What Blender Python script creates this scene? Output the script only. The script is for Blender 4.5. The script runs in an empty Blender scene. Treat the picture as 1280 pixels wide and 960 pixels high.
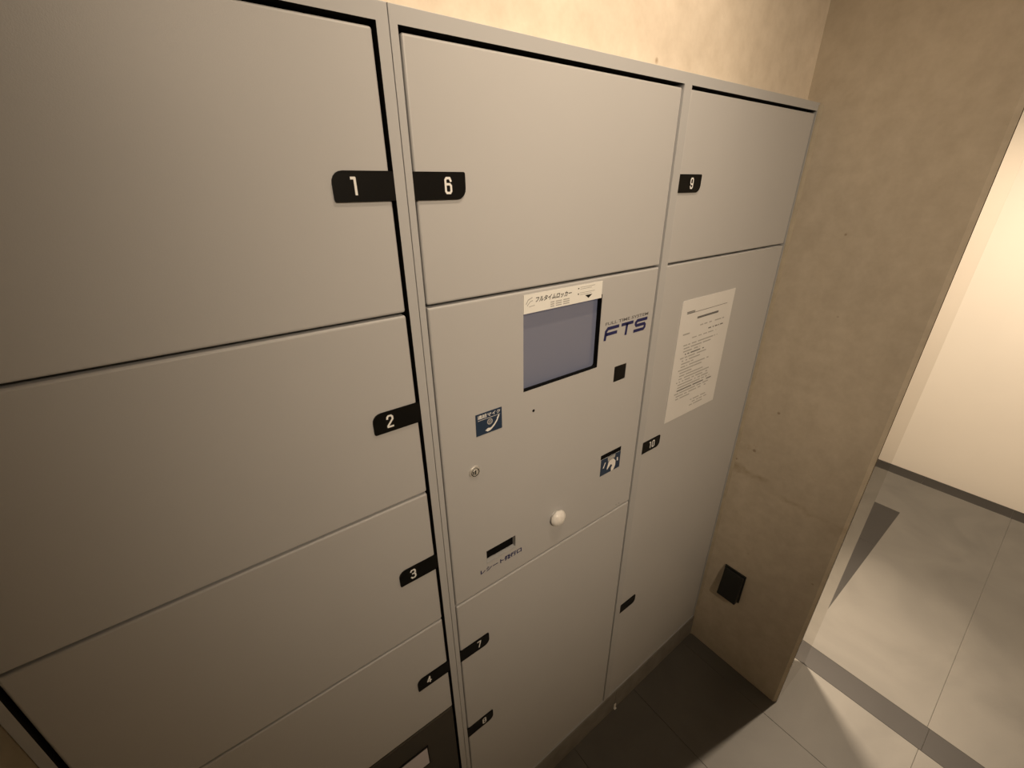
import bpy, bmesh, math, random
from mathutils import Vector, Matrix
random.seed(4)
scene = bpy.context.scene
COL = scene.collection

# ------------------------------------------------------------------ camera
yaw, pit, rol = math.radians(36.22707896), math.radians(24.75764269), math.radians(-0.74821504)
F_PX = 531.8209716
fw = Vector((math.sin(yaw)*math.cos(pit), math.cos(yaw)*math.cos(pit), -math.sin(pit)))
r0 = Vector((math.cos(yaw), -math.sin(yaw), 0)); u0 = r0.cross(fw)
rr = math.cos(rol)*r0 + math.sin(rol)*u0
uu = -math.sin(rol)*r0 + math.cos(rol)*u0
cd = bpy.data.cameras.new('camera'); cam = bpy.data.objects.new('camera', cd); COL.objects.link(cam)
M = Matrix((rr, uu, -fw)).transposed().to_4x4(); M.translation = Vector((0, -0.51, 1.67264))
cam.matrix_world = M
cd.sensor_fit = 'HORIZONTAL'; cd.sensor_width = 36.0; cd.lens = 36.0*F_PX/1280
cd.clip_start = 0.01; cd.clip_end = 50
scene.camera = cam

# ------------------------------------------------------------------ light, exposure
scene.view_settings.view_transform = 'Standard'; scene.view_settings.look = 'None'
scene.view_settings.gamma = 1.0; scene.view_settings.exposure = 0.0
scene.view_settings.use_curve_mapping = False
w = bpy.data.worlds.new('world'); scene.world = w; w.use_nodes = True
w.node_tree.nodes['Background'].inputs[0].default_value = (1, .78, .52, 1)
w.node_tree.nodes['Background'].inputs[1].default_value = 0.02
WARM = (1.0, .79, .575)
def spot(name, loc, aim, energy, angle, blend, radius, col=WARM):
    l = bpy.data.lights.new(name, 'SPOT'); l.energy = energy; l.spot_size = math.radians(angle)
    l.spot_blend = blend; l.shadow_soft_size = radius; l.color = col
    o = bpy.data.objects.new(name, l); COL.objects.link(o); o.location = loc
    d = Vector(aim)-Vector(loc); o.rotation_euler = d.to_track_quat('-Z', 'Y').to_euler()
    return o
spot('locker_downlight', (0.04, -1.62, 2.36), (0.72, 0.0, 1.49), 87, 62, 1.0, 0.05)
spot('alcove_downlight', (0.45, -0.40, 2.56), (0.50, 0.03, 2.05), 34, 75, 1.0, 0.03)
spot('hall_downlight', (2.30, -0.510, 2.5), (2.30, -0.51, 0), 240, 148, 1.0, 0.035)
spot('corridor_downlight', (1.93, 0.27, 2.5), (1.56, -0.20, 0), 600, 42, 1.0, 0.09)

# ------------------------------------------------------------------ materials
def mat(name, col, rough=.5, metal=0, spec=.5, noise=None, bump=0, bscale=200, emit=None, estr=0):
    m = bpy.data.materials.new(name); m.use_nodes = True
    nt = m.node_tree; b = nt.nodes['Principled BSDF']
    b.inputs['Base Color'].default_value = (*col, 1); b.inputs['Roughness'].default_value = rough
    b.inputs['Metallic'].default_value = metal; b.inputs['Specular IOR Level'].default_value = spec
    tc = nt.nodes.new('ShaderNodeTexCoord')
    if noise:
        sc, amt = noise
        n = nt.nodes.new('ShaderNodeTexNoise'); n.inputs['Scale'].default_value = sc; n.inputs['Detail'].default_value = 6
        nt.links.new(tc.outputs['Object'], n.inputs['Vector'])
        r = nt.nodes.new('ShaderNodeValToRGB')
        r.color_ramp.elements[0].position = .3; r.color_ramp.elements[1].position = .7
        r.color_ramp.elements[0].color = (*[c*(1-amt) for c in col], 1)
        r.color_ramp.elements[1].color = (*[min(1, c*(1+amt)) for c in col], 1)
        nt.links.new(n.outputs['Fac'], r.inputs['Fac']); nt.links.new(r.outputs['Color'], b.inputs['Base Color'])
    if bump:
        n = nt.nodes.new('ShaderNodeTexNoise'); n.inputs['Scale'].default_value = bscale; n.inputs['Detail'].default_value = 4
        nt.links.new(tc.outputs['Object'], n.inputs['Vector'])
        bp = nt.nodes.new('ShaderNodeBump'); bp.inputs['Strength'].default_value = bump; bp.inputs['Distance'].default_value = .002
        nt.links.new(n.outputs['Fac'], bp.inputs['Height']); nt.links.new(bp.outputs['Normal'], b.inputs['Normal'])
    if emit:
        b.inputs['Emission Color'].default_value = (*emit, 1); b.inputs['Emission Strength'].default_value = estr
    return m

def concrete(name, col, stain=False):
    m = bpy.data.materials.new(name); m.use_nodes = True
    nt = m.node_tree; N = nt.nodes; L = nt.links; b = N['Principled BSDF']
    b.inputs['Roughness'].default_value = .75; b.inputs['Specular IOR Level'].default_value = .3
    tc = N.new('ShaderNodeTexCoord')
    def noise(s, d=6, rough=.55, vec=None):
        n = N.new('ShaderNodeTexNoise'); n.inputs['Scale'].default_value = s; n.inputs['Detail'].default_value = d
        n.inputs['Roughness'].default_value = rough; L.new(vec or tc.outputs['Object'], n.inputs['Vector']); return n.outputs['Fac']
    def ramp(f, a, bb, ca, cb):
        r = N.new('ShaderNodeValToRGB'); r.color_ramp.elements[0].position = a; r.color_ramp.elements[1].position = bb
        r.color_ramp.elements[0].color = (*ca, 1); r.color_ramp.elements[1].color = (*cb, 1); L.new(f, r.inputs['Fac']); return r.outputs['Color']
    def mult(a, bb, fac=1):
        x = N.new('ShaderNodeMix'); x.data_type = 'RGBA'; x.blend_type = 'MULTIPLY'; x.inputs[0].default_value = fac
        L.new(a, x.inputs[6]); L.new(bb, x.inputs[7]); return x.outputs[2]
    def math_(op, a, c=None, v=None):
        x = N.new('ShaderNodeMath'); x.operation = op
        if isinstance(a, (int, float)): x.inputs[0].default_value = a
        else: L.new(a, x.inputs[0])
        if c is not None: L.new(c, x.inputs[1])
        elif v is not None: x.inputs[1].default_value = v
        return x.outputs[0]
    base = ramp(noise(3.2), .3, .72, [c*.9 for c in col], [min(1, c*1.08) for c in col])
    fine = ramp(noise(26, 8, .65), .3, .7, (.90, .885, .86), (1.06, 1.06, 1.06))
    c = mult(base, fine)
    vor = N.new('ShaderNodeTexVoronoi'); vor.inputs['Scale'].default_value = 11; L.new(tc.outputs['Object'], vor.inputs['Vector'])
    pit_ = math_('ADD', vor.outputs['Distance'], math_('MULTIPLY', noise(9, 2), v=.25))
    pr = ramp(pit_, .145, .18, (.62, .56, .5), (1, 1, 1))
    c = mult(c, pr)
    if stain:
        sep = N.new('ShaderNodeSeparateXYZ'); L.new(tc.outputs['Object'], sep.inputs[0])
        # rusty hairline wandering across the wall, height as a function of y
        wob = math_('MULTIPLY', noise(9, 7, .62), v=.16)
        h = math_('ADD', math_('ADD', math_('MULTIPLY', sep.outputs['Y'], v=.12), wob), v=.745)
        dist = math_('ABSOLUTE', math_('SUBTRACT', sep.outputs['Z'], h))
        blot = math_('MULTIPLY', noise(16, 4), v=.035)
        f = math_('SUBTRACT', dist, blot)
        gate = ramp(noise(13, 3), .42, .6, (1, 1, 1), (.62, .55, .44))
        line_ = ramp(math_('ADD', f, v=.5), .480, .506, (0, 0, 0), (1, 1, 1))
        mx = N.new('ShaderNodeMix'); mx.data_type = 'RGBA'; L.new(line_, mx.inputs[0]); L.new(gate, mx.inputs[6]); mx.inputs[7].default_value = (1, 1, 1, 1)
        c = mult(c, mx.outputs[2], .85)
        wob2 = math_('MULTIPLY', noise(14, 5, .6), v=.12)
        h2 = math_('ADD', wob2, v=.86)
        d2 = math_('ADD', math_('ABSOLUTE', math_('SUBTRACT', sep.outputs['Z'], h2)), math_('MULTIPLY', math_('SUBTRACT', noise(12, 3), v=.5), v=-.05))
        c = mult(c, ramp(math_('ADD', d2, v=.5), .494, .5, (.84, .78, .68), (1, 1, 1)), .6)
    L.new(c, b.inputs['Base Color'])
    bp = N.new('ShaderNodeBump'); bp.inputs['Strength'].default_value = .25; bp.inputs['Distance'].default_value = .003
    hh = math_('ADD', math_('MULTIPLY', noise(60, 6), v=.5), pr)
    L.new(hh, bp.inputs['Height']); L.new(bp.outputs['Normal'], b.inputs['Normal'])
    return m

def tile_mat(name, col, veins=.18):
    m = bpy.data.materials.new(name); m.use_nodes = True
    nt = m.node_tree; N = nt.nodes; L = nt.links; b = N['Principled BSDF']
    b.inputs['Roughness'].default_value = .5; b.inputs['Specular IOR Level'].default_value = .35
    geo = N.new('ShaderNodeNewGeometry')
    n = N.new('ShaderNodeTexNoise'); n.inputs['Scale'].default_value = 2.4; n.inputs['Detail'].default_value = 9; n.inputs['Distortion'].default_value = 1.6
    L.new(geo.outputs['Position'], n.inputs['Vector'])
    r = N.new('ShaderNodeValToRGB'); e = r.color_ramp.elements
    e[0].position = .3; e[0].color = (*[c*(1-veins) for c in col], 1)
    e[1].position = .75; e[1].color = (*[c*(1+veins) for c in col], 1)
    x = e.new(.52); x.color = (*col, 1)
    L.new(n.outputs['Fac'], r.inputs['Fac'])
    n2 = N.new('ShaderNodeTexNoise'); n2.inputs['Scale'].default_value = 220; n2.inputs['Detail'].default_value = 3
    L.new(geo.outputs['Position'], n2.inputs['Vector'])
    bp = N.new('ShaderNodeBump'); bp.inputs['Strength'].default_value = .15; bp.inputs['Distance'].default_value = .001
    L.new(n2.outputs['Fac'], bp.inputs['Height']); L.new(bp.outputs['Normal'], b.inputs['Normal'])
    L.new(r.outputs['Color'], b.inputs['Base Color'])
    return m

GREY = (.50, .505, .51)
M_paint = mat('painted_steel', GREY, .42, 0, .4, noise=(3, .02), bump=.06, bscale=900)
M_frame = mat('frame_steel', (.47, .48, .49), .45, 0, .4, noise=(4, .02))
M_plinth = mat('plinth_steel', (.22, .21, .19), .6, 0, .3, noise=(18, .15))
M_dark = mat('shaded_locker_interior', (.012, .011, .01), .9, 0, .1)  # near-black, stands in for the shade in the door gaps
M_smoke = mat('dark_kick_panel', (.055, .05, .04), .35, 0, .4)
M_black = mat('black_plastic', (.004, .004, .0038), .4, 0, .22)
M_blackmatt = mat('black_recess', (.004, .004, .004), .8, 0, .1)
M_white = mat('white_print', (.85, .86, .85), .5)
M_ivory = mat('white_plastic', (.86, .85, .82), .3)
M_paper = mat('notice_paper', (.74, .74, .73), .7, noise=(12, .03))
M_ink = mat('notice_ink', (.16, .16, .16), .7)
M_inkfaint = mat('faint_notice_ink', (.42, .42, .41), .7)
M_label = mat('screen_label', (.86, .87, .84), .5)
M_navy = mat('navy_print', (.012, .014, .10), .5)
M_navy2 = mat('sticker_navy', (.018, .04, .085), .4)
M_screen = mat('lcd_screen', (.14, .145, .165), .14, 0, 1.0, emit=(.30, .36, .60), estr=.09)
M_chrome = mat('lock_chrome', (.75, .74, .70), .42, .5)
M_steel = mat('polished_end_panel', (.66, .62, .565), .045, 1)
M_wallc = concrete('concrete_wall', (.76, .68, .565))
M_walls = concrete('stained_concrete_wall', (.60, .535, .435), True)
M_walld = concrete('shaded_concrete_wall', (.30, .255, .18))  # same concrete for the left wall, its shade put into the colour
M_plaster = mat('cream_plaster', (.88, .85, .79), .8, noise=(2, .02))
M_ceil = mat('ceiling_paint', (.6, .58, .55), .9, noise=(2, .02))
M_tile = tile_mat('grey_floor_tile', (.122, .118, .108), .14)
M_tiled = tile_mat('dark_border_tile', (.026, .0245, .0235), .12)
M_grout = mat('grout', (.20, .195, .175), .9, noise=(40, .1))
M_groutl = mat('pale_joint', (.09, .088, .085), .9, noise=(40, .1))
M_seal = mat('sealant', (.42, .37, .28), .6, noise=(30, .1))

# ------------------------------------------------------------------ helpers
def obj(name, bm, mats, parent=None, loc=None, smooth=False):
    me = bpy.data.meshes.new(name); bmesh.ops.recalc_face_normals(bm, faces=bm.faces)
    bm.to_mesh(me); bm.free()
    for m in (mats if isinstance(mats, (list, tuple)) else [mats]): me.materials.append(m)
    if smooth:
        for p in me.polygons: p.use_smooth = True
    o = bpy.data.objects.new(name, me); COL.objects.link(o)
    if parent: o.parent = parent
    if loc: o.location = loc
    return o
def tag(o, label=None, cat=None, group=None, kind=None):
    for k, v in (('label', label), ('category', cat), ('group', group), ('kind', kind)):
        if v: o[k] = v
    return o
def empty(name, loc=(0, 0, 0)):
    o = bpy.data.objects.new(name, None); COL.objects.link(o); o.location = loc; o.empty_display_size = .05; return o
def box(bm, x0, x1, y0, y1, z0, z1, mi=0, bev=0, seg=2):
    r = bmesh.ops.create_cube(bm, size=1, matrix=Matrix.Translation(((x0+x1)/2, (y0+y1)/2, (z0+z1)/2)) @ Matrix.Diagonal((x1-x0, y1-y0, z1-z0, 1)))
    vs = r['verts']; fs = {f for v in vs for f in v.link_faces}
    for f in fs: f.material_index = mi
    if bev:
        es = list({e for v in vs for e in v.link_edges})
        bmesh.ops.bevel(bm, geom=es, offset=bev, segments=seg, profile=.5, affect='EDGES')
def prism(bm, pts, y0, y1, mi=0):
    """closed outline in x,z extruded from y0 (front) to y1"""
    a = [bm.verts.new((x, y0, z)) for x, z in pts]; b = [bm.verts.new((x, y1, z)) for x, z in pts]
    n = len(pts); fs = [bm.faces.new(a), bm.faces.new(b[::-1])]
    for i in range(n): fs.append(bm.faces.new((a[i], b[i], b[(i+1) % n], a[(i+1) % n])))
    for f in fs: f.material_index = mi
    return fs
def rounded(x0, x1, z0, z1, r, n=5):
    """r = radii for (bottom-left, bottom-right, top-right, top-left)"""
    pts = []
    for (cx, cz, rad, a0) in ((x0+r[0], z0+r[0], r[0], 180), (x1-r[1], z0+r[1], r[1], 270), (x1-r[2], z1-r[2], r[2], 0), (x0+r[3], z1-r[3], r[3], 90)):
        for i in range(n+1):
            a = math.radians(a0+90*i/n); pts.append((cx+rad*math.cos(a), cz+rad*math.sin(a)))
    return pts
def lathe(bm, prof, cx, cz, n=32, mi=0):
    """prof = (radius, y) about an axis along y through (cx, cz)"""
    rings = []
    for r, y in prof:
        if r < 1e-6: rings.append([bm.verts.new((cx, y, cz))]); continue
        rings.append([bm.verts.new((cx+r*math.cos(2*math.pi*i/n), y, cz+r*math.sin(2*math.pi*i/n))) for i in range(n)])
    for A, B in zip(rings, rings[1:]):
        for i in range(n):
            j = (i+1) % n
            if len(A) == 1: f = bm.faces.new((A[0], B[i], B[j]))
            elif len(B) == 1: f = bm.faces.new((A[i], A[j], B[0]))
            else: f = bm.faces.new((A[i], A[j], B[j], B[i]))
            f.material_index = mi
def text_into(bm, s, x, z, h, y, mi, width=None, bold=0.0, shear=0.0, align='CENTER', depth=.0003, rot=0):
    """flat lettering: h = cap height; (x, z) = left/centre baseline"""
    c = bpy.data.curves.new('t', 'FONT'); c.body = s; c.size = 1; c.offset = bold; c.shear = shear; c.resolution_u = 3
    c.extrude = 0
    o = bpy.data.objects.new('t', c); COL.objects.link(o)
    dg = bpy.context.evaluated_depsgraph_get(); dg.update()
    me = bpy.data.meshes.new_from_object(o.evaluated_get(dg))
    bpy.data.objects.remove(o); bpy.data.curves.remove(c)
    xs = [v.co.x for v in me.vertices]; ys = [v.co.y for v in me.vertices]
    if not xs: return
    x0, x1, y0, y1 = min(xs), max(xs), min(ys), max(ys)
    sy = h/(y1-y0); sx = width/(x1-x0) if width else sy
    ox = 0 if align == 'LEFT' else -(x1-x0)*sx/2
    ca, sa = math.cos(rot), math.sin(rot)
    vs = []
    for v in me.vertices:
        a = (v.co.x-x0)*sx+ox; b_ = (v.co.y-y0)*sy
        vs.append(bm.verts.new((x+a*ca-b_*sa, y, z+a*sa+b_*ca)))
    for p in me.polygons:
        try: f = bm.faces.new([vs[i] for i in p.vertices]); f.material_index = mi
        except ValueError: pass
    bpy.data.meshes.remove(me)
def stroke(bm, pts, wd, y, mi):
    for k_, ((x0, z0), (x1, z1)) in enumerate(zip(pts, pts[1:])):
        if k_: y -= .000012
        d = Vector((x1-x0, z1-z0)); L = d.length; d /= L; n = Vector((-d.y, d.x))*wd/2
        e = d*wd*.3
        q = [(x0-e.x+n.x, z0-e.y+n.y), (x0-e.x-n.x, z0-e.y-n.y), (x1+e.x-n.x, z1+e.y-n.y), (x1+e.x+n.x, z1+e.y+n.y)]
        f = bm.faces.new([bm.verts.new((a, y, b)) for a, b in q]); f.material_index = mi
def poly_in(bm, pts, y, mi):
    f = bm.faces.new([bm.verts.new((x, y, z)) for x, z in pts]); f.material_index = mi
def quad(bm, x0, x1, z0, z1, y, mi):
    f = bm.faces.new([bm.verts.new(p) for p in ((x0, y, z0), (x1, y, z0), (x1, y, z1), (x0, y, z1))]); f.material_index = mi
def panel_bm(x0, x1, z0, z1, y0, y1, holes=(), bev=.0014):
    """front panel, front face at y0, with rectangular openings (x0,x1,z0,z1)"""
    bm = bmesh.new()
    if not holes:
        box(bm, x0, x1, y0, y1, z0, z1, 0, bev, 3); return bm
    xs = sorted({x0, x1, *[h[0] for h in holes], *[h[1] for h in holes]}); zs = sorted({z0, z1, *[h[2] for h in holes], *[h[3] for h in holes]})
    V = {}
    def v(i, k, y):
        if (i, k, y) not in V: V[i, k, y] = bm.verts.new((xs[i], y, zs[k]))
        return V[i, k, y]
    def solid(i, k):
        if not (0 <= i < len(xs)-1 and 0 <= k < len(zs)-1): return False
        cx, cz = (xs[i]+xs[i+1])/2, (zs[k]+zs[k+1])/2
        return not any(h[0] < cx < h[1] and h[2] < cz < h[3] for h in holes)
    for i in range(len(xs)-1):
        for k in range(len(zs)-1):
            if not solid(i, k): continue
            for y in (y0, y1): bm.faces.new((v(i, k, y), v(i+1, k, y), v(i+1, k+1, y), v(i, k+1, y)))
            for di, dk, (a, b) in ((-1, 0, ((i, k), (i, k+1))), (1, 0, ((i+1, k), (i+1, k+1))), (0, -1, ((i, k), (i+1, k))), (0, 1, ((i, k+1), (i+1, k+1)))):
                if not solid(i+di, k+dk): bm.faces.new((v(*a, y0), v(*b, y0), v(*b, y1), v(*a, y1)))
    bm.normal_update()
    def outer(e):
        a, b = e.verts[0].co, e.verts[1].co
        if abs(a.y-y0) > 1e-6 or abs(b.y-y0) > 1e-6: return False
        return any(abs(a[c]-q) < 1e-6 and abs(b[c]-q) < 1e-6 for c, q in ((0, x0), (0, x1), (2, z0), (2, z1)))
    bmesh.ops.recalc_face_normals(bm, faces=bm.faces)
    bmesh.ops.bevel(bm, geom=[e for e in bm.edges if outer(e)], offset=bev, segments=3, profile=.5, affect='EDGES')
    return bm

# ------------------------------------------------------------------ setting
XW, XW2, YL = 1.2681, 1.5059, -0.3337        # side wall face, its far face, its free end
def struct(name, bm, m, **k):
    o = obj(name, bm, m, **k); o['kind'] = 'structure'; return o
H = 2.6
bm = bmesh.new(); box(bm, -.75, 3.9, -2.4, 2.3, -.06, -.004); floor = struct('floor', bm, M_grout)
def tile(x0, x1, y0, y1, m=M_tile, top=0.0, name='floor_tile', g=.0004):
    b = bmesh.new(); box(b, x0+g, x1-g, y0+g, y1-g, -.02, top, 0, .0006, 1); return obj(name, b, m, floor)
SX0, SX1, SX2, SX3 = 1.4985, 1.6006, 3.2480, 3.3600
ys = [-2.4, -1.875, -1.275, -.675, -.075, .525, 1.125, 1.725, 2.3]
xn = [-.285, .0, .305, .605, .905, 1.205, SX0]
for a, b in zip(ys, ys[1:]):
    if a < -.1:
        for c, d in zip(xn, xn[1:]):
            if b > -.1: tile(c, d, a, .02)
            else: tile(c, d, a, b)
    tile(SX1, SX2, a, b)
y = -.294-.378*5
while y < 2.1:
    tile(SX2, SX3, y, y+.378, M_tiled, name='border_tile'); y += .378
for a, b in zip([-2.4, -1.881, -1.281, -.681, -.081, .519, 1.119, 1.719], [-1.881, -1.281, -.681, -.081, .519, 1.119, 1.719, 2.3]):
    tile(SX0, SX1, a, b, M_tiled, name='border_tile')
for a, b in ((1.62, 2.02), (2.02, 2.427), (2.427, 2.83)): tile(a, b, -.297, -.18, M_tiled, .0008, 'inlay_tile')

bm = bmesh.new(); box(bm, -.75, 3.9, -2.4, 2.3, H, H+.1); struct('ceiling', bm, M_ceil)
bm = bmesh.new(); box(bm, -.4, XW+.02, .03, .2, 1.70, H); box(bm, -.4, XW+.02, .45, .5, 0, H); struct('wall_back', bm, M_wallc)
# side wall with chamfered free end
bm = bmesh.new()
c = .009
out = [(XW, 2.3), (XW, YL+c), (XW+c, YL), (XW2, YL), (XW2, 2.3)]
a = [bm.verts.new((x, y, 0)) for x, y in out]; b = [bm.verts.new((x, y, H)) for x, y in out]
bm.faces.new(a); bm.faces.new(b[::-1])
for i in range(len(out)): j = (i+1) % len(out); bm.faces.new((a[i], a[j], b[j], b[i]))
struct('wall_right', bm, M_walls)
bm = bmesh.new(); box(bm, XW+.0088, XW2, YL-.0012, YL-.0001, 0.0003, H-.001); struct('trim_1', bm, M_steel)
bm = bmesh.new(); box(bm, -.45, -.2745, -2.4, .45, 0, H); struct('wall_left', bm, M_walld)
bm = bmesh.new(); box(bm, 3.36, 3.5, -2.4, 2.3, 0, H); struct('wall_hall', bm, M_plaster)
bm = bmesh.new(); box(bm, -.45, 3.5, -2.5, -2.4, 0, H); struct('wall_front', bm, M_wallc)
bm = bmesh.new(); box(bm, XW2, 3.5, 2.2, 2.3, 0, H); struct('wall_corridor', bm, M_plaster)
# sealant bead in the corner between lockers and side wall
bm = bmesh.new()
prof = [(XW-.006, .001), (XW-.005, -.0022), (XW-.0025, -.0058), (XW, -.0085), (XW+.001, .001)]
a = [bm.verts.new((x, y, .0)) for x, y in prof]; b = [bm.verts.new((x, y, 1.838)) for x, y in prof]
bm.faces.new(a); bm.faces.new(b[::-1])
for i in range(len(prof)): j = (i+1) % len(prof); bm.faces.new((a[i], a[j], b[j], b[i]))
struct('trim_2', bm, M_seal)

# ------------------------------------------------------------------ lockers
xL, xA, xB, xC, xD, xE = -.2637, .2115, .2253, .2345, .7372, .7581
zT, zFi, z0 = 1.8423, 1.8259, .1045
DY, DT = .0025, .02      # door face recess, door thickness
DEPTH = .42
def frame_bm(x0, x1, openings, sides):
    """welded front frame (flat, openings cut) with a carcass behind"""
    bm = panel_bm(x0, x1, z0, zT, 0, .03, [(a, b, z0+.002, zFi) for a, b in openings], .0007)
    for f in bm.faces:
        n = f.normal; ce = f.calc_center_median()
        inner = x0+.003 < ce.x < x1-.003 and z0+.0021-1e-4 <= ce.z < zT-.006
        f.material_index = 1 if abs(n.y) < .2 and inner and ce.y > .0012 and (sides or abs(n.z) > .5) else 0  # opening reveals coloured dark to paint in the gap shade
    box(bm, x0, x1, .030, .0305+.01, z0, zT, 1)
    box(bm, x0+.001, x1-.001, .041, DEPTH, z0, zT-.02, 0)
    return bm
DIG = {'0': [[(.2, 0), (.8, 0), (1, .25), (1, 1.75), (.8, 2), (.2, 2), (0, 1.75), (0, .25), (.2, 0)]],
       '1': [[(.1, 1.95), (.62, 1.95)], [(.62, 1.95), (.62, 0)]],
       '2': [[(0, 1.5), (.05, 1.8), (.25, 2), (.75, 2), (1, 1.75), (1, 1.3), (0, .2), (0, 0), (1, 0)]],
       '3': [[(0, 1.7), (.2, 2), (.8, 2), (1, 1.75), (1, 1.28), (.8, 1.05), (.35, 1.05)], [(.8, 1.05), (1, .8), (1, .25), (.8, 0), (.2, 0), (0, .3)]],
       '4': [[(.72, 0), (.72, 2), (0, .55), (1.1, .55)]],
       '6': [[(1, 1.6), (.8, 2), (.2, 2), (0, 1.75), (0, .25), (.2, 0), (.8, 0), (1, .25), (1, .95), (.8, 1.18), (.1, 1.18)]],
       '7': [[(0, 2), (1, 2), (.4, 0)]],
       '8': [[(.2, 0), (.8, 0), (1, .25), (1, .85), (.8, 1.03), (1, 1.22), (1, 1.75), (.8, 2), (.2, 2), (0, 1.75), (0, 1.22), (.2, 1.03), (0, .85), (0, .25), (.2, 0)], [(.2, 1.03), (.8, 1.03)]],
       '9': [[(0, .4), (.2, 0), (.8, 0), (1, .25), (1, 1.75), (.8, 2), (.2, 2), (0, 1.75), (0, 1.05), (.2, .82), (.9, .82)]]}
def digit(bm, ch, cx, zb, y, mi, w=.0074, h=.0166, t=.0027):
    for q_, pl in enumerate(DIG[ch]): stroke(bm, [(cx-w/2+a*w, zb+b_*h/2) for a, b_ in pl], t, y-q_*.0002, mi)
def number_plate(parent, x, z, left, text=None, dw=.066):
    """black pull plate by the stile: x = stile-side edge; left: plate extends to the left"""
    h0, h1 = z-.0155, z+.0155
    x0, x1 = (x-dw, x+.004) if left else (x-.0015, x+dw+.004)
    R = .0125
    rad = (.0025, .001, .001, R) if left else (.001, R, .0025, .001)
    bm = bmesh.new()
    fs = prism(bm, rounded(x0, x1, h0, h1, rad), DY-.0022, DY+.001)
    fr = fs[0]
    r = bmesh.ops.inset_region(bm, faces=[fr], thickness=.0018, depth=0)
    bmesh.ops.translate(bm, verts=fr.verts, vec=(0, .0007, 0))
    bmesh.ops.recalc_face_normals(bm, faces=bm.faces)
    if text:
        cx = (x0+.0235) if left else x1-.0245
        if text == '9': cx = x0+.042
        if text == '10': cx = x0+.040
        for k, ch in enumerate(text):
            digit(bm, ch, cx+(k-(len(text)-1)/2)*.0122, z-.0080, DY-.00185, 1)
    return obj('number_plate', bm, [M_black, M_white], parent)
def door(parent, x0, x1, z_0, z_1, gl=.004, gr=.004, name='door', m=M_paint):
    return obj(name, panel_bm(x0+gl, x1-gr, z_0+.002, z_1-.002, DY, DY+DT, bev=.003), m, parent)

L1 = tag(empty('parcel_locker', (-.02, 0, 0)), 'tall grey steel parcel locker column with doors numbered 1 to 4 beside left edge', 'locker')
L2 = tag(empty('parcel_locker', (.75, 0, 0)), 'wide two column grey steel parcel locker with touch screen, doors 6 to 10', 'locker')
bpy.context.view_layer.update()
def into(o, p):      # keep world coordinates of meshes built in place
    o.location = -Vector(p.location); return o
fr1 = into(obj('frame', frame_bm(-.2742, xB-.0004, [(xL, xA)], True), [M_frame, M_dark], L1), L1)
fr2 = into(obj('frame', frame_bm(xB+.0004, XW-.0005, [(xC, xD), (xE, XW-.007)], False), [M_frame, M_dark], L2), L2)
def D(parent, *a, **k): return into(door(parent, *a, **k), parent)
TOP = zFi-.0025
d1 = D(L1, xL, xA, 1.5267, TOP); number_plate(d1, xA-.003, 1.676, True, '1')
d2 = D(L1, xL, xA, 1.240, 1.5267); number_plate(d2, xA-.003, 1.3835, True, '2')
d3 = D(L1, xL, xA, .9469, 1.240); number_plate(d3, xA-.003, 1.093, True, '3')
d4 = D(L1, xL, xA, .6726, .9469); number_plate(d4, xA-.003, .8085, True, '4')
kp = D(L1, xL, xA, .1065, .6726, name='dark_panel', m=M_smoke); kp['label'] = 'dark smoked lower panel'
bm = bmesh.new(); box(bm, .018, .1425, DY-.002, DY+.001, .541, .606, 0, .0006, 1); quad(bm, .021, .1395, .545, .6025, DY-.0023, 1)
obj('label_holder', bm, [M_black, mat('pale_label', (.66, .64, .70), .5)], kp)

d6 = D(L2, xC, xD, 1.5304, TOP, gl=.004, gr=.0018); number_plate(d6, xC+.001, 1.6757, False, '6')
d7 = D(L2, xC, xD, z0, .9543, gl=.004, gr=.0018)
number_plate(d7, xC+.001, .8100, False, '7'); number_plate(d7, xC+.001, .5355, False, '8')
d9 = D(L2, xE, XW-.007, 1.530, TOP, gl=.002, gr=.001); number_plate(d9, xE+.002, 1.676, False, '9')
d10 = D(L2, xE, XW-.007, z0, 1.530, gl=.002, gr=.001)
number_plate(d10, xE-.001, 1.0985, False, '10'); number_plate(d10, xE-.001, .5355, False, None)
# plinths
bm = bmesh.new(); box(bm, -.2742, xB-.001, .002, .06, .001, z0-.001, 0, .001, 1); into(obj('plinth', bm, M_plinth, L1), L1)
bm = bmesh.new(); box(bm, xB+.001, .798, -.003, .06, .001, z0-.001, 0, .0015, 2); into(obj('plinth', bm, M_plinth, L2), L2)
bm = bmesh.new(); box(bm, .7985, XW-.001, -.003, .06, .001, z0-.001, 0, .0015, 2); into(obj('plinth', bm, M_plinth, L2), L2)
bm = bmesh.new(); box(bm, .794, .804, -.0055, -.0031, .006, .030, 0, .0008, 1); box(bm, .794, .804, -.0095, -.0031, .006, .009, 0, .0008, 1)
tag(into(obj('clip', bm, M_ivory, L2), L2), 'small white clip')

# control panel
SCR = (.3993, .5785, 1.3570, 1.4985)
SLOT = (.3106, .3790, 1.0200, 1.0500)
CARD = (.6135, .6805, 1.1265, 1.1385)
SENS = (.6305, .6668, 1.3100, 1.3446)
PY = DY
P = into(obj('control_panel', panel_bm(xC+.004, xD-.0018, .9563, 1.5284, PY, PY+DT, [SCR, SLOT, CARD, SENS], .003), M_paint, L2), L2)
def sub(name, bm, m, keep=True, smooth=False):
    return obj(name, bm, m, P, smooth=smooth)
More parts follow.
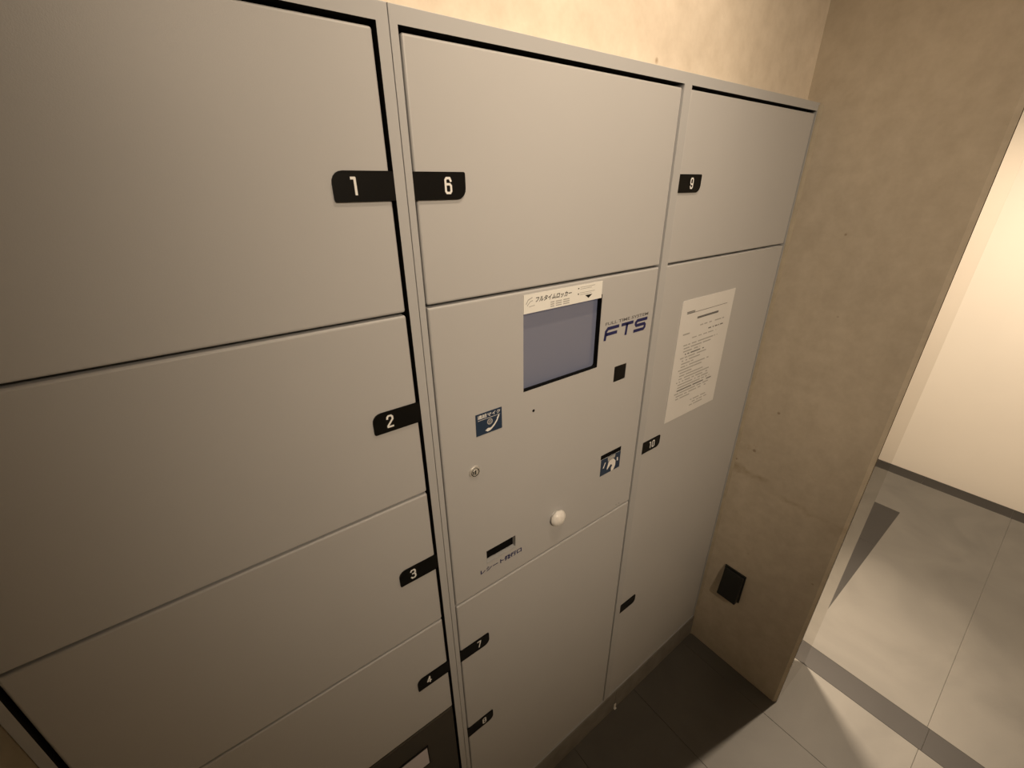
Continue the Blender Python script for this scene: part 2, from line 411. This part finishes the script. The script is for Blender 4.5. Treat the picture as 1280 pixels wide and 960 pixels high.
# screen, with dark bezel lining the recess
bm = bmesh.new()
x0, x1, a0, a1 = SCR
box(bm, x0-.0, x1, PY+.010, PY+.016, a0, a1, 0)
bmesh.ops.recalc_face_normals(bm, faces=bm.faces)
sub('screen', bm, [M_screen])
bm = bmesh.new()
box(bm, x1-.0012, x1+.0003, PY+.0006, PY+.0099, a0, a1); box(bm, x0, x1, PY+.0006, PY+.0099, a0-.0003, a0+.0012)
box(bm, x0, x1, PY+.0006, PY+.0099, a1-.0012, a1+.0003)
prism(bm, [(x1-.0012, a0+.0012), (x1-.0012, a0+.0062), (x1-.0027, a0+.0027), (x1-.0062, a0+.0012)], PY+.0006, PY+.0099)
bmesh.ops.recalc_face_normals(bm, faces=bm.faces)
sub('screen_bezel', bm, M_blackmatt)
# label above the screen
LY = PY-.0009
bm = bmesh.new(); box(bm, .3993, .5752, LY, PY-.0001, 1.4925, 1.5226)
bmesh.ops.recalc_face_normals(bm, faces=bm.faces)
e = LY-.0002
text_into(bm, 'フルタイムロッカー', .462, 1.5080, .0090, e, 1, width=.078, bold=.02, shear=.25)
stroke(bm, [(.404, 1.508), (.408, 1.514), (.416, 1.517)], .0014, e, 2); stroke(bm, [(.406, 1.505), (.412, 1.511), (.417, 1.512)], .0012, e, 2)
stroke(bm, [(.410, 1.503), (.421, 1.504)], .001, e, 2)
for r in range(3):
    xx = .455
    for wd in (.007, .002, .012, .002, .013):
        if wd > .003: stroke(bm, [(xx, 1.4965+.0035*r), (xx+wd, 1.4965+.0035*r)], .0017, e, 2)
        xx += wd+.0012
for r, zz in enumerate((1.5170, 1.5075)):
    quad(bm, .5155, .5180, zz-.001, zz+.001, e, 1)
    for q in range(2): stroke(bm, [(.521, zz+.0015-.003*q), (.556-.008*q, zz+.0015-.003*q)], .0008, e, 2)
f = bm.faces.new([bm.verts.new(p) for p in ((.533, e, 1.5035), (.5505, e, 1.5035), (.5418, e, 1.4975))]); f.material_index = 1
tag(sub('screen_label', bm, [M_label, M_black, M_inkfaint]), 'cream label above the screen')
# FTS logo
bm = bmesh.new(); e = PY-.0003; q = .0064
def sl(x, z): return (.5955+x+.10*(z), 1.4085+z)
for pts in ([(-.0015, .0005), (-.0015, .0165), (.003, .0215), (.0325, .0215)], [(.0010, .0105), (.0290, .0105)],
            [(.0430, .0215), (.0745, .0215)], [(.0580, .0200), (.0580, .0005)],
            [(.1180, .0215), (.0890, .0215), (.0850, .0180), (.0850, .0150), (.0880, .0118), (.1120, .0118), (.1150, .0090), (.1150, .0045), (.1120, .0012), (.0830, .0012)]):
    stroke(bm, [sl(*p) for p in pts], q, e, 0)
text_into(bm, 'FULL TIME SYSTEM', .6555, 1.4368, .0060, e, 1, width=.126, bold=.018)
tag(sub('maker_logo', bm, [M_navy, M_ink]), 'navy FTS lettering')
# sensor window
bm = bmesh.new(); x0, x1, a0, a1 = SENS
prism(bm, rounded(x0-.0001, x1+.0001, a0-.0001, a1+.0001, (.004,)*4), PY+.0012, PY+.006)
box(bm, x0-.001, x1+.001, PY+.012, PY+.014, a0-.001, a1+.001)
bmesh.ops.recalc_face_normals(bm, faces=bm.faces); tag(sub('sensor_window', bm, M_black), 'black sensor window')
# microphone hole
bm = bmesh.new(); lathe(bm, [(.0026, PY), (.0024, PY-.0006), (.0016, PY-.0004), (0, PY-.0002)], .4218, 1.3146, 16); bmesh.ops.recalc_face_normals(bm, faces=bm.faces)
sub('microphone_hole', bm, M_blackmatt)
# phone sticker
bm = bmesh.new(); box(bm, .3022, .3532, PY-.0008, PY-.0001, 1.3055, 1.3452, 0); bmesh.ops.recalc_face_normals(bm, faces=bm.faces)
e = PY-.0010
text_into(bm, '通話マイク', .3277, 1.3358, .0072, e, 1, width=.044, bold=.02)
stroke(bm, [(.306, 1.3335), (.3492, 1.3335)], .0007, e, 1)
def ring(cx, cz, r_, wd, mi, n=24):
    a = [bm.verts.new((cx+(r_-wd/2)*math.cos(2*math.pi*i/n), e, cz+(r_-wd/2)*math.sin(2*math.pi*i/n))) for i in range(n)]
    b = [bm.verts.new((cx+(r_+wd/2)*math.cos(2*math.pi*i/n), e, cz+(r_+wd/2)*math.sin(2*math.pi*i/n))) for i in range(n)]
    for i in range(n): f = bm.faces.new((a[i], a[(i+1) % n], b[(i+1) % n], b[i])); f.material_index = mi
ring(.3290, 1.3258, .0045, .0020, 2); ring(.3290, 1.3258, .0018, .0012, 2)
# handset: slim curved grip with two bulged ends
hs = [(.3195, 1.3120), (.3240, 1.3085), (.3300, 1.3095), (.3375, 1.3150), (.3440, 1.3230), (.3478, 1.3310), (.3470, 1.3338), (.3430, 1.3285), (.3425, 1.3255), (.3370, 1.3190), (.3315, 1.3145), (.3290, 1.3140), (.3250, 1.3150)]
f = bm.faces.new([bm.verts.new((x, e, z)) for x, z in hs]); f.material_index = 1
tag(sub('phone_sticker', bm, [M_navy2, M_white, M_inkfaint]), 'navy phone sticker')
# key cylinder
bm = bmesh.new(); cx, cz = .2948, 1.2408
lathe(bm, [(.0105, PY), (.0105, PY-.0016), (.0098, PY-.0024), (.0082, PY-.0024), (.0078, PY-.0012), (.0066, PY-.0012), (.0062, PY-.0030), (.0052, PY-.0036), (0, PY-.0036)], cx, cz, 32, 0)
bmesh.ops.recalc_face_normals(bm, faces=bm.faces)
e = PY-.0039; quad(bm, cx-.0008, cx+.0012, cz-.0050, cz+.0042, e, 1); quad(bm, cx-.0046, cx-.0025, cz-.0030, cz+.0030, e, 1)
ring(cx, cz, .0072, .0010, 1)
tag(sub('key_cylinder', bm, [M_chrome, M_blackmatt]), 'chrome key lock')
# white dome knob
bm = bmesh.new(); cx, cz = .4865, 1.0395
prof = [(.0150, PY), (.0150, PY-.0035), (.0180, PY-.0042)]
for i in range(0, 11):
    t = math.radians(9*i); prof.append((0.0188*math.cos(t), PY-.0060-.0125*math.sin(t)))
prof[-1] = (0, prof[-1][1])
lathe(bm, prof, cx, cz, 40); bmesh.ops.recalc_face_normals(bm, faces=bm.faces)
tag(sub('dome_button', bm, M_ivory, smooth=True), 'white domed button')
# receipt slot tray and its caption
bm = bmesh.new(); x0, x1, a0, a1 = SLOT
box(bm, x0, x1, PY+.0095, PY+.0105, a0, a1, 1); box(bm, x0, x1, PY+.0006, PY+.0095, a1-.0006, a1+.0002, 1)
box(bm, x0-.0005, x1+.0005, PY-.0006, PY+.001, a0-.0015, a0+.0003, 0)
sub('receipt_slot', bm, [M_frame, M_blackmatt], keep=False)
bm = bmesh.new(); text_into(bm, 'レシート発行口', .3445, .9985, .0122, PY-.0003, 0, width=.099, bold=.035)
sub('receipt_caption', bm, M_navy)
# card slot and sticker
bm = bmesh.new(); x0, x1, a0, a1 = CARD
box(bm, x0, x1, PY+.0008, PY+.018, a0, a1); sub('card_slot', bm, M_blackmatt, keep=False)
bm = bmesh.new(); box(bm, .6155, .6795, PY-.0008, PY-.0001, 1.0830, 1.1262, 0); bmesh.ops.recalc_face_normals(bm, faces=bm.faces)
e = PY-.0010
def poly(pts, mi, yy=None): 
    f = bm.faces.new([bm.verts.new((x, yy or e, z)) for x, z in pts]); f.material_index = mi
poly([(.636, 1.126), (.662, 1.126), (.660, 1.117), (.638, 1.114)], 2)                      # card
poly([(.636, 1.096), (.640, 1.112), (.648, 1.118), (.658, 1.114), (.664, 1.106), (.664, 1.094), (.659, 1.0835), (.651, 1.0835), (.650, 1.092), (.654, 1.099), (.648, 1.103), (.642, 1.097), (.637, 1.092)], 1)
poly([(.622, 1.102), (.6255, 1.102), (.631, 1.1155), (.628, 1.1155)], 1); poly([(.6685, 1.104), (.6725, 1.104), (.671, 1.1135), (.667, 1.1135)], 1)
tag(sub('card_sticker', bm, [M_navy2, M_ivory, M_inkfaint]), 'navy card sticker with white hand')
# tiny maker's mark
bm = bmesh.new(); text_into(bm, '・・', .690, .966, .003, PY-.0003, 0, width=.012); sub('small_mark', bm, M_ink)

# ------------------------------------------------------------------ notice sheet
N = bmesh.new(); x0, x1, a0, a1 = .8368, 1.0538, 1.1405, 1.4450
ny = DY-.0012
prism(N, rounded(x0, x1, a0, a1, (.0005, .0005, .0005, .006), 3), ny, DY-.0002, 0); bmesh.ops.recalc_face_normals(N, faces=N.faces)
e = ny-.0002
stroke(N, [(x0+.022, a1-.032), (x1-.028, a1-.032)], .0012, e, 1)
stroke(N, [(x0+.022, a1-.028), (x0+.052, a1-.028)], .002, e, 1); stroke(N, [(x0+.022, a1-.0305), (x0+.052, a1-.0305)], .0015, e, 1)
xx = x0+.068
while xx < x1-.07:
    wd = random.uniform(.006, .012); stroke(N, [(xx, a1-.0475), (xx+wd, a1-.0475)], .0050, e, 1); xx += wd+.0028
def line(z, xa, xb, hgt, mi, dens=.85):
    xx = xa
    while xx < xb:
        wd = random.uniform(.002, .007)
        if random.random() < dens: stroke(N, [(xx, z), (min(xx+wd, xb), z)], hgt, e, mi)
        xx += wd+random.uniform(.0012, .0022)
line(a1-.068, x0+.085, x1-.03, .0028, 2); line(a1-.080, x0+.020, x0+.045, .0032, 2); line(a1-.083, x0+.115, x1-.03, .0030, 1, .6)
line(a1-.094, x0+.06, x0+.16, .0026, 2, .8)
z = a1-.108
widths = [.14, .12, .07, .09, .10, .08, .05, .12, .09, .05, .10, .13, .14, .13, .14, .15, .14, .13, .06]
for k, wd in enumerate(widths):
    line(z, x0+.024+(.008 if k % 4 else 0), x0+.03+wd, .0030, 2 if k not in (3, 15) else 1, .85); z -= .0078
line(z-.012, x0+.10, x1-.05, .003, 2); line(z-.020, x0+.10, x1-.04, .0028, 2); line(z-.028, x0+.10, x1-.06, .0028, 2)

tag(obj('notice_sheet', N, [M_paper, M_ink, M_inkfaint]), 'white printed notice sheet stuck on the tall grey door numbered 10', 'notice')

# ------------------------------------------------------------------ wall outlet on the side wall
O = tag(empty('wall_outlet', (XW, -.100, .378)), 'black weatherproof wall outlet with hinged cover low on the concrete side wall', 'outlet')
ow, oh = .037, .064
def obox(name, x_out0, x_out1, y0, y1, z0_, z1_, m, bev=.003):
    b = bmesh.new(); box(b, -x_out1, -x_out0, y0, y1, z0_, z1_, 0, bev, 3); return obj(name, b, m, O)
M_ob = mat('outlet_black', (.012, .013, .012), .45, 0, .5)
obox('back_plate', 0.0003, .006, -ow, ow, -oh, oh, M_ob, .002)
# cover that bulges outwards towards the bottom
b = bmesh.new()
pr = [(0.006, oh-.006), (.012, oh-.010), (.016, oh-.024), (.030, -oh+.012), (.030, -oh+.006), (.006, -oh+.005)]
A = [b.verts.new((-x, -ow+.004, z)) for x, z in pr]; B = [b.verts.new((-x, ow-.004, z)) for x, z in pr]
b.faces.new(A); b.faces.new(B[::-1])
for i in range(len(pr)): j = (i+1) % len(pr); b.faces.new((A[i], A[j], B[j], B[i]))
bmesh.ops.recalc_face_normals(b, faces=b.faces)
bmesh.ops.bevel(b, geom=list(b.edges), offset=.002, segments=2, profile=.5, affect='EDGES')
obj('hinged_cover', b, M_ob, O)
b = bmesh.new()
bmesh.ops.create_cone(b, cap_ends=True, segments=16, radius1=.0028, radius2=.0028, depth=ow*1.7, matrix=Matrix.Translation((-.0095, 0, oh-.008)) @ Matrix.Rotation(math.pi/2, 4, 'X'))
obj('hinge', b, M_ob, O)
